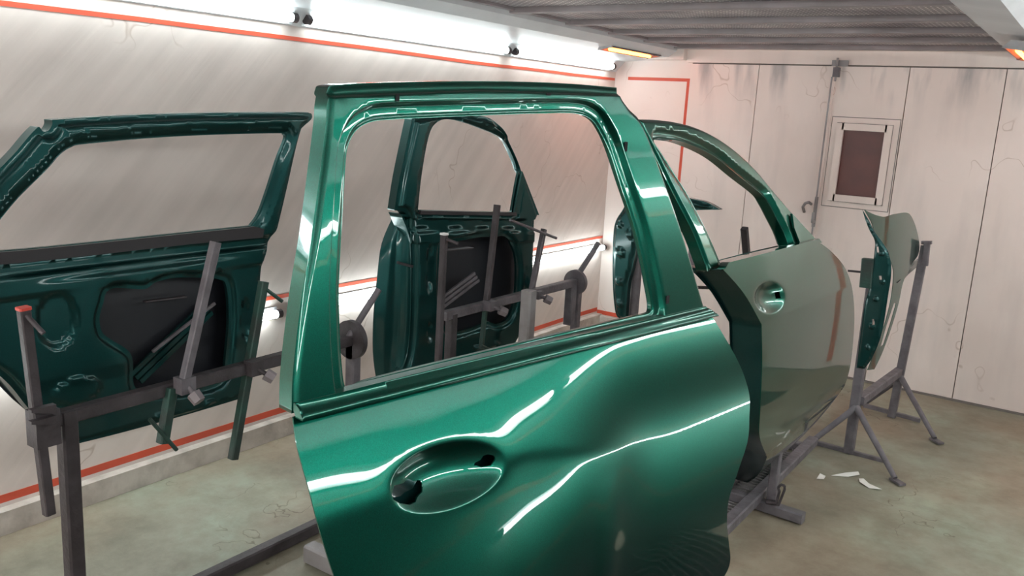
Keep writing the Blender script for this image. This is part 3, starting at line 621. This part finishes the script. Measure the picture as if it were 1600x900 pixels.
for k in (-1, 0, 1): m.bar(p_ + [0, k * .018, -k * .018], q_ + [0, k * .018, -k * .018], .016, .02)
m.build('crash_beam', PAINT_IN, d3)
MB().bar(FL.w(FL.uv(246, 552), -.03)[0], FL.w(FL.uv(343, 476), -.03)[0], .011, .011).build('guide_rail', STEEL, d3)
MB().bar(FL.w(FL.uv(236, 474), -.04)[0], FL.w(FL.uv(300, 466), -.04)[0], .02, .006).build('window_bracket', STEELD, d3)

FG = Frame((-2.54, 2.72, 1.24), (.14, .85, 0))
d4 = thing('car_front_door', 'dark green car door seen inner side out through the window of the foreground door', 'car door', (-2.47, 3.1, .55))
go = FG.uvs(cat([(650, 184), (650, 184), (670, 180), (710, 178), (745, 180), (768, 184), (782, 193), (795, 206), (806, 228), (818, 255), (828, 287), (838, 315), (845, 337), (845, 337), (840, 348), (840, 348), (838, 400), (836, 460), (828, 505), (815, 528), (806, 546), (806, 546), (720, 567), (632, 588), (632, 588), (641, 560), (646, 520), (648, 450), (647, 380), (640, 336), (622, 330), (622, 330), (629, 285), (638, 240)], 5))
gw = FG.uvs(cat([(659, 329), (659, 329), (663, 287), (670, 241), (677, 210), (685, 195), (700, 187), (725, 190), (762, 203), (780, 211), (792, 220), (804, 238), (817, 266), (817, 266), (812, 290), (805, 332), (805, 332), (730, 331)], 5))
gop = FG.uvs(cat([(693, 382), (710, 379), (735, 374), (752, 371), (775, 370), (790, 370), (801, 380), (809, 400), (811, 430), (808, 468), (798, 498), (780, 507), (765, 504), (745, 512), (715, 520), (700, 514), (692, 480), (690, 430)], 5))
gb = FG.uvs([(600, 331), (700, 331), (860, 335)])
S4 = inner_S(go, gw, gop, [(*FG.uv(672, 420), .02, .12, -.012), (*FG.uv(760, 540), .10, .018, .010), (*FG.uv(822, 440), .012, .08, -.010), (*FG.uv(672, 520), .015, .05, -.010)], belt=gb)
R4 = [offset(resamp(go, .012), -k) for k in (.016, .021, .026)] + [offset(resamp(gw, .012), k) for k in (.010, .016, .030, .036)] + [offset(resamp(gop, .012), k) for k in (.012, .022, .034)]
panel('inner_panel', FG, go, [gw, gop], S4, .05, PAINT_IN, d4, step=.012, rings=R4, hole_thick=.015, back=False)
gbody = FG.uvs(cat([(632, 336), (632, 336), (840, 345), (840, 345), (838, 400), (835, 460), (828, 505), (815, 528), (805, 546), (805, 546), (720, 567), (630, 588), (630, 588), (641, 560), (646, 520), (648, 450), (647, 380)], 4))
KB = lambda P: np.full(len(np.atleast_2d(P)), -.15)
gsk = FG.uvs(cat([(616, 335), (616, 335), (597, 380), (590, 430), (584, 490), (583, 550), (588, 592), (588, 592), (700, 566), (800, 540), (800, 540), (812, 520), (822, 470), (828, 400), (830, 350), (830, 350)], 4), KB)
panel('outer_skin', FG, gsk, [], KB, .003, PRIMER, d4, step=.04)
panel('door_shell', FG, gbody, [offset(resamp(gbody, .02), -.010)], lambda P: np.full(len(P), -.026), .09, PAINT_IN, d4, step=.03)
ia = np.array(cat([(643, 336), (647, 380), (648, 450), (647, 520), (642, 560), (633, 588)], 8, False)); oa = np.array(cat([(616, 334), (597, 380), (589, 440), (584, 500), (583, 550), (588, 593)], 8, False))
st_ = []
for k, t in enumerate(np.linspace(0, 1, 13)):
    px_ = ia * (1 - t) + oa * t; dep = -.022 - .128 * t ** 1.25 - .012 * (1 if 4 <= k <= 7 else 0)
    st_.append([FG.w(FG.uv(x, y, lambda P: np.full(len(np.atleast_2d(P)), dep)), dep)[0] for x, y in px_])
nv = len(ia); m = MB(); m.add([p for r in st_ for p in r], [(r * nv + i, r * nv + i + 1, (r + 1) * nv + i + 1, (r + 1) * nv + i) for r in range(12) for i in range(nv - 1)], True)
m.build('door_end', PAINT_IN, d4)
MB().bar(FG.w(FG.uv(632, 413), -.05)[0], FG.w(FG.uv(651, 418), -.03)[0], .02, .012).build('door_check', SEAL, d4)
sg = FG.uvs([(657, 329), (806, 332), (807, 337), (656, 335)])
panel('window_seal', FG, sg, [], lambda P: np.full(len(P), .004), .012, SEAL, d4, step=.03)
m = MB(); p_, q_ = FG.w(FG.uv(694, 486), -.07)[0], FG.w(FG.uv(760, 436), -.07)[0]
for k in (-1, 0, 1): m.bar(p_ + [0, k * .018, -k * .02], q_ + [0, k * .018, -k * .02], .012, .016)
m.build('crash_beam', STEEL, d4)
MB().bar(FG.w(FG.uv(700, 392), -.03)[0], FG.w(FG.uv(742, 388), -.03)[0], .05, .006).build('window_bracket', STEELD, d4)
m = MB()
tri = [FG.w(FG.uv(x, y), -.012)[0] for x, y in ((817, 268), (843, 336), (804, 334), (812, 290))]
m.prism(tri, FG.N * .010); m.build('mirror_mount', PAINT_IN, d4)

# ------------------------------------------------------------------ fenders
FR = Frame((-1.0, 4.82, .5), (.2, .98, 0))
d5 = thing('car_fender', 'grey-green front fender hung upright on the tripod stand at the right', 'fender', (-.9, 5.0, .5))
fs = cat([(1347, 327), (1347, 327), (1360, 334), (1376, 338), (1392, 334), (1413, 332), (1424, 338), (1436, 358), (1446, 385), (1443, 400), (1432, 410), (1422, 425), (1411, 441), (1404, 470), (1396, 495), (1386, 522), (1373, 553), (1361, 576), (1361, 576), (1350, 577), (1350, 577), (1363, 545), (1378, 505), (1388, 468), (1392, 435), (1390, 415), (1381, 392), (1370, 376), (1362, 362), (1356, 345)], 5)
fuv0 = FR.uvs(fs)
SFn = lambda P: .05 * ss(0, .16, pdist(P, fuv0)) - .035 * np.atleast_2d(P)[:, 1]
fuv = FR.uvs(fs, lambda P: -.035 * P[:, 1])
sl5 = FR.uvs([(1394, 473), (1398, 474), (1387, 508), (1376, 538), (1371, 541), (1381, 508)], lambda P: -.035 * P[:, 1])
def S5(P): P = np.atleast_2d(P); return -.035 * P[:, 1] - .12 * (P[:, 0] - .2) ** 2 + .02
panel('outer_skin', FR, fuv, [sl5], S5, .003, PAINT, d5, step=.015)
FR2 = Frame((-1.0, 4.84, .5), (1, 0, 0))
fl = FR2.uvs(cat([(1347, 328), (1347, 328), (1357, 345), (1366, 362), (1380, 381), (1388, 395), (1392, 415), (1391, 438), (1387, 462), (1380, 508), (1373, 535), (1362, 560), (1350, 577), (1350, 577), (1338, 575), (1338, 575), (1349, 485), (1358, 450), (1362, 424), (1366, 392), (1366, 376), (1357, 358), (1351, 342)], 5))
fhs = [FR2.uvs([(x - a, y - b), (x + a, y - b), (x + a + 1, y + b), (x - a + 1, y + b)]) for x, y, a, b in ((1371, 390, 1.5, 4.5), (1375, 434, 2, 3), (1364, 503, 1.6, 4.5))]
fp = [at(x, y, 'x', -.90) for x, y in ((1403, 442), (1432, 408), (1441, 402), (1438, 413), (1420, 428), (1408, 441))]
MB().prism(fp, (-.012, 0, 0)).build('folded_edge', PAINT_IN, d5)
def S6(P):
    w_ = -.008 * (1 - ss(.006, .012, pdist(P, fl)))
    for x, y in ((1377, 396), (1379, 440), (1368, 467), (1356, 543), (1362, 510)): c = FR2.uv(x, y); w_ = w_ + .012 * (1 - ss(.5, 1, np.hypot(P[:, 0] - c[0], P[:, 1] - c[1]) / .016))
    return w_
panel('mounting_flange', FR2, fl, fhs, S6, .006, PAINT_IN, d5, step=.008)

FQ = Frame((-2.7, 5.35, .5), (1, 0, 0))
d6 = thing('car_fender', 'dark green fender seen from inside, behind the right pillar of the foreground door', 'fender', (-2.6, 5.35, .4))
fq = FQ.uvs(cat([(977, 296), (977, 296), (1010, 300), (1050, 306), (1085, 312), (1104, 317), (1123, 328), (1123, 328), (1084, 329), (1076, 334), (1067, 341), (1063, 352), (1055, 366), (1030, 376), (1000, 378), (993, 385), (990, 399), (986, 420), (980, 441), (977, 472), (975, 500), (975, 500), (962, 495), (957, 470), (955, 428), (956, 372), (960, 346), (972, 326), (977, 312)], 5))
def S7(P):
    w_ = -.02 * (1 - ss(.01, .03, pdist(P, fq)))
    for x, y, r in ((968, 350, .03), (970, 395, .04), (968, 440, .035), (968, 475, .03), (985, 365, .04)): c = FQ.uv(x, y); w_ = w_ + .018 * (1 - ss(.5, 1, np.hypot(P[:, 0] - c[0], P[:, 1] - c[1]) / r))
    return w_
panel('inner_side', FQ, fq, [], S7, .05, PAINT_IN, d6, step=.015)
MB().box(FQ.w(FQ.uv(1064, 345), .03)[0], FQ.w(FQ.uv(1071, 352), -.01)[0]).build('clip', BLACKP, d6)
def A(px, py, ax, dd): return at(px, py, ax, dd)

# ------------------------------------------------------------------ panel stands
def arm(t, p, q, x, wdt, mat, cap=None, pins=()):
    a, b = A(*p, 'x', x), A(*q, 'x', x); o = MB().bar(a, b, wdt, wdt, up=(1, 0, 0)).build('arm', mat, t)
    if cap:
        dd = (a - b) / np.linalg.norm(a - b); MB().bar(a, a + dd * .008, wdt * 1.12, wdt * 1.12, up=(1, 0, 0)).build('end_cap', cap, o)
    for (u, v, dx) in pins: MB().rod(A(*u, 'x', x + .012), A(*v, 'x', x + dx), .007).build('hanging_pin', mat, o)
def clamp(t, c, k, x, mat, s=.055):
    c = A(*c, 'x', x + .03); k = A(*k, 'x', x + .055); u = MB(); u.box(c - [.035, s / 2, s / 2], c + [.012, s / 2, s / 2]); o = u.build('clamp', mat, t)
    MB().rod(c, k + (k - c) * .1, .009).build('clamp_screw', mat, o)
    dd = (k - c) / np.linalg.norm(k - c); MB().rod(k, k + dd * .035, .024, .022, n=6).build('knob', KNOBM, o)
xa = -2.48
st = thing('panel_stand', 'dark steel panel stand holding the left car door, bar with clamped upright arms', 'work stand', (xa, 1.9, 0))
pa = A(104, 650, 'x', xa); pd = A(547, 531, 'x', xa - .02); z0 = pa[2]
MB().bar((pa[0], pa[1], .0), (pa[0], pa[1], z0 + .02), .05).build('post', STEELD, st)
MB().bar(pa + [0, -.09, 0], pd, .044).build('crossbar', STEELD, st)
MB().bar((pd[0], pd[1] + .02, .0), (pd[0], pd[1] + .02, pd[2] - .02), .05).build('post', STEEL, st)
MB().rod(pd + [0, -.005, 0], pd + [0, .02, 0], .083, n=40).build('index_disc', STEELD, st)
MB().rod(pd + [0, -.02, 0], A(592, 452, 'x', xa + .02), .014).build('turning_handle', STEEL, st)
MB().bar((xa - .03, 1.30, .03), (xa - .03, 2.52, .03), .05).build('base_bar', STEELD, st)
for y, xo in ((1.30, -.33), (2.52, -.055)): MB().bar((xa + xo, y, .025), (xa + .32 if y > 2 else xa + .05, y, .025), .05).build('foot', STEELD, st)
arm(st, (37, 484), (77, 803), xa + .05, .030, STEELD, REDCAP, [((42, 493), (68, 521), .06)])
arm(st, (337, 378), (288, 596), xa + .055, .030, STEEL)
arm(st, (268, 606), (254, 692), xa + .02, .034, STEELG, None, [((234, 655), (276, 703), .02)])
arm(st, (412, 440), (364, 717), xa - .05, .032, STEELG, None, [((416, 452), (441, 471), .03)])
for p in ((44, 643), (44, 661)):
    m = MB(); c = A(*p, 'x', xa + .07); m.prism([c, c + [0, .07, -.02], c + [0, .07, .008], c + [0, .0, .008]], (.02, 0, 0)); m.build('clamp_plate', STEELD, st)
m = MB(); c = A(76, 662, 'x', xa + .04); m.box(c - [.03, .05, .06], c + [.03, .02, .05]); m.build('clamp', STEELD, st)
clamp(st, (292, 602), (302, 615), xa + .03, STEEL); clamp(st, (400, 575), (415, 584), xa - .0, STEELD)

xb = -2.29
sb = thing('panel_stand', 'grey steel panel stand with a round index disc by the low light tube', 'work stand', (xb, 3.4, 0))
pa = A(706, 488, 'x', xb); pd = A(898, 443, 'x', xb); pd[2] = pa[2] = (pa[2] + pd[2]) / 2
pd = np.array([xb, pd[1], pa[2]])
MB().bar((xb, pa[1], 0), (xb, pa[1], pa[2]), .042).build('post', STEELD, sb)
MB().bar(pa + [0, -.06, 0], pd, .04).build('crossbar', STEEL, sb)
MB().rod(pd + [0, -.005, 0], pd + [0, .02, 0], .068, n=40).build('index_disc', STEEL, sb)
MB().bar((xb, pd[1] + .035, 0), (xb, pd[1] + .035, pd[2] + .02), .042).build('post', STEEL, sb)
MB().bar((xb, pd[1] - .035, pd[2] - .23), (xb, pd[1] - .035, pd[2] - .0), .05).build('bearing_sleeve', STEEL, sb)
MB().rod(pd + [0, .02, .03], A(935, 380, 'x', xb + .04), .015).build('turning_handle', STEEL, sb)
MB().bar((xb, pa[1], .03), (xb, pd[1], .03), .045).build('base_bar', STEELD, sb)
for y in (pa[1], pd[1]): MB().bar((xb - .25, y, .025), (xb + .25, y, .025), .045).build('foot', STEELD, sb)
arm(sb, (694, 367), (684, 580), xb + .05, .026, STEELD, WHITE, [((698, 374), (716, 381), .06)])
arm(sb, (777, 320), (759, 482), xb + .02, .026, STEELD)
arm(sb, (758, 484), (752, 545), xb + .0, .02, STEELG, None, [((752, 540), (769, 548), .03)])
arm(sb, (850, 358), (812, 545), xb - .03, .026, STEEL, None, [((797, 344), (869, 372), .03)])
clamp(sb, (768, 478), (781, 484), xb + .02, STEEL, .045); clamp(sb, (842, 461), (852, 466), xb, STEEL, .04)

# square post stand seen through the window opening
xs, ys_ = -2.06, 3.16
s3 = thing('square_post', 'light grey square steel post seen in the window of the foreground door', 'post', (xs, ys_, 0))
zt = A(818, 452, 'y', ys_)[2]
MB().bar((xs, ys_, 0), (xs, ys_, zt), .056).build('post', STEELL, s3)
MB().bar((xs - .18, ys_, .025), (xs + .18, ys_, .025), .05).build('foot', STEELL, s3)

# main door's own stand, mostly hidden behind it
s4 = thing('panel_stand', 'grey steel panel stand behind the foreground door, its floor foot showing at the lower left', 'work stand', (-1.75, 2.0, 0))
MB().bar((-2.36, 2.14, .04), (-1.45, 2.14, .04), .062, .075).build('foot', STEELL, s4)
MB().bar((-1.75, 2.14, .07), (-1.75, 2.14, .70), .05).build('post', STEEL, s4)
MB().bar((-1.75, 2.14, .68), (-1.02, 1.75, .78), .045).build('crossbar', STEEL, s4)
MB().bar((-1.02, 1.76, .76), (-1.0, 1.76, 1.22), .03).build('arm', STEEL, s4)
MB().bar((-1.75, 2.14, .10), (-1.3, 1.0, .10), .045).build('base_bar', STEEL, s4)

# stand under the right front door
s5 = thing('panel_stand', 'grey steel floor stand under the front door beside the floor grating', 'work stand', (-1.08, 3.85, 0))
MB().bar((-1.30, 3.83, .03), (-.90, 3.81, .03), .055, .05).build('foot', STEEL, s5)
MB().bar((-1.125, 3.1, .07), (-1.125, 4.74, .07), .055, .05).build('base_bar', STEEL, s5)
MB().bar((-1.06, 3.83, .05), (-1.06, 3.83, .80), .042).build('post', STEEL, s5)
MB().bar((-1.36, 4.70, .03), (-1.14, 4.70, .03), .05).build('foot', STEEL, s5)
lp = [A(x, y, 'y', 3.78) for x, y in ((1213, 786), (1218, 768), (1216, 762), (1220, 757), (1226, 759), (1226, 765), (1216, 790))]
MB().path(lp, .006).build('hook', STEELD, s5)
MB().rod(A(1198, 784, 'y', 3.79), A(1214, 786, 'y', 3.79), .012).build('bolt', STEELD, s5)
MB().bar((-1.06, 3.83, .78), (-1.32, 3.6, .80), .04).build('crossbar', STEEL, s5)
MB().bar(A(1163, 357, 'x', -1.33), A(1170, 440, 'x', -1.33), .030, .030, up=(1, 0, 0)).build('arm', STEELD, s5)
MB().rod(A(1090, 449, 'x', -1.33), A(1118, 450, 'x', -1.33), .007).build('hanging_pin', STEELD, s5)

# tripod-footed stand with the right fender
s6 = thing('fender_stand', 'grey tube stand with splayed feet holding the fender at the right', 'work stand', (-.93, 5.3, 0))
def trestle(y, top, bot, node, f1, f2, b1, b2, wd):
    P = A(*top, 'y', y); Q = A(*bot, 'y', y); MB().bar(Q, P, wd, wd, up=(0, 1, 0)).build('post', STEEL, s6)
    n = A(*node, 'y', y - .02)
    for f in (f1, f2):
        g = A(*f, 'z', .012); l = MB(); l.rod(n, g + [0, 0, .01], .018, .014); o = l.build('leg', STEEL, s6)
        h = (g - n); h[2] = 0; h /= np.linalg.norm(h); MB().bar(g - h * .02, g + h * .06, .04, .012).build('foot_pad', STEEL, o)
    MB().bar(A(*b1, 'y', y), A(*b2, 'y', y), .026).build('brace', STEEL, s6)
trestle(4.88, (1366, 420), (1326, 706), (1338, 636), (1398, 750), (1254, 703), (1270, 690), (1382, 721), .052)
trestle(5.72, (1446, 384), (1393, 651), (1408, 590), (1460, 687), (1352, 632), (1350, 633), (1438, 657), .048)
p_ = A(1343, 626, 'y', 4.88); q_ = A(1405, 580, 'y', 5.72); MB().bar(p_, q_, .05).build('cross_beam', STEEL, s6)
MB().bar(A(1357, 404, 'y', 4.86), A(1353, 449, 'y', 4.86), .062, .05).build('bracket', STEELG, s6)
MB().rod(A(1325, 423, 'y', 4.86), A(1364, 427, 'y', 4.86), .006).build('hanging_pin', STEELD, s6)
MB().bar(A(1449, 378, 'y', 5.70), A(1445, 415, 'y', 5.70), .035).build('bracket', STEEL, s6)
MB().bar(A(1440, 379, 'y', 5.70), A(1456, 379, 'y', 5.70), .03, .02).build('hook_plate', STEEL, s6)

s7 = thing('fender_stand', 'grey pipe stand holding the inside-out fender in the far left corner', 'work stand', (-2.6, 5.45, 0))
zc = A(999, 384, 'y', 5.45); MB().rod((zc[0], 5.45, 0), (zc[0], 5.45, zc[2]), .034, n=28).build('post', STEEL, s7)
MB().bar(A(988, 379, 'y', 5.44), A(1060, 372, 'y', 5.44), .035).build('bracket', STEELL, s7)
g1, g2, g3 = A(1064, 357, 'y', 5.44), A(1085, 354, 'y', 5.44), A(1080, 420, 'y', 5.44)
MB().bar(g1, g2, .05, .05).bar(g2, g3, .045, .045).build('support_tube', STEEL, s7)
MB().bar((zc[0] - .3, 5.45, .02), (zc[0] + .3, 5.45, .02), .045).bar((zc[0], 5.2, .02), (zc[0], 5.7, .02), .045).build('foot', STEEL, s7)

# ------------------------------------------------------------------ floor grating and paper scraps
g = thing('floor_grating', 'dark floor drain covered by a metal grating between the two nearest doors', 'floor grating', (-1.33, 4.15, 0))
MB().box((-1.50, 3.62, .0005), (-1.185, 4.62, .004)).build('pit', HOLE, g)  # flat dark plate on the floor; its colour stands in for pit shade
m = MB()
for y in np.arange(3.64, 4.61, .033): m.box((-1.49, y, .004), (-1.195, y + .008, .018))
m.build('grating_bars', STEELL, g)
m = MB()
for x in (-1.50, -1.40, -1.295, -1.195): m.box((x, 3.62, .004), (x + .008, 4.62, .021))
m.build('grating_frame', STEELL, g)
g = thing('floor_grating', 'added unseen dark floor grating beside the photographer, darkening the door reflection', 'floor grating', (-.01, 1.02, 0))
MB().box((-.80, -1.0, .0005), (.78, 3.05, .004)).box((.03, 3.05, .0005), (.78, 5.6, .004)).build('pit', HOLE, g)  # unseen dark plate, added so the foreground door reflects a darker floor
m = MB()
for y in np.arange(-.98, 5.58, .05): m.box((-.79 if y < 3.04 else .04, y, .004), (.77, y + .006, .018))
m.build('grating_bars', STEELD, g)
m = MB()
for x in (-.80, -.40, -.01, .38, .772): m.box((x, -1.0, .004), (x + .008, 3.05, .021))
m.build('grating_frame', STEELD, g)
def scrap(pts, label):
    v = [A(x, y, 'z', .003) for x, y in pts]; m = MB(); c = sum(v) / len(v); n = len(v)
    top = [p + [0, 0, .004 * (i % 2)] for i, p in enumerate(v)]
    m.prism(top, (0, 0, .0015)); tag(m.build('paper_scrap', PAPER, None), label, 'paper', 'paper scraps on the floor')
scrap([(1299, 743), (1320, 740), (1341, 737), (1343, 743), (1325, 745)], 'long white paper scrap, middle one of the three near the tripod foot')
scrap([(1342, 748), (1349, 749), (1358, 756), (1378, 766), (1358, 763), (1343, 754)], 'white torn paper scrap nearest the tripod foot')
scrap([(1276, 748), (1281, 741), (1290, 744), (1287, 750)], 'small white paper scrap, leftmost of the three near the tripod foot')
scrap([(1247, 701), (1250, 697), (1260, 696), (1256, 701)], 'tiny white paper scrap beside the door bottom')
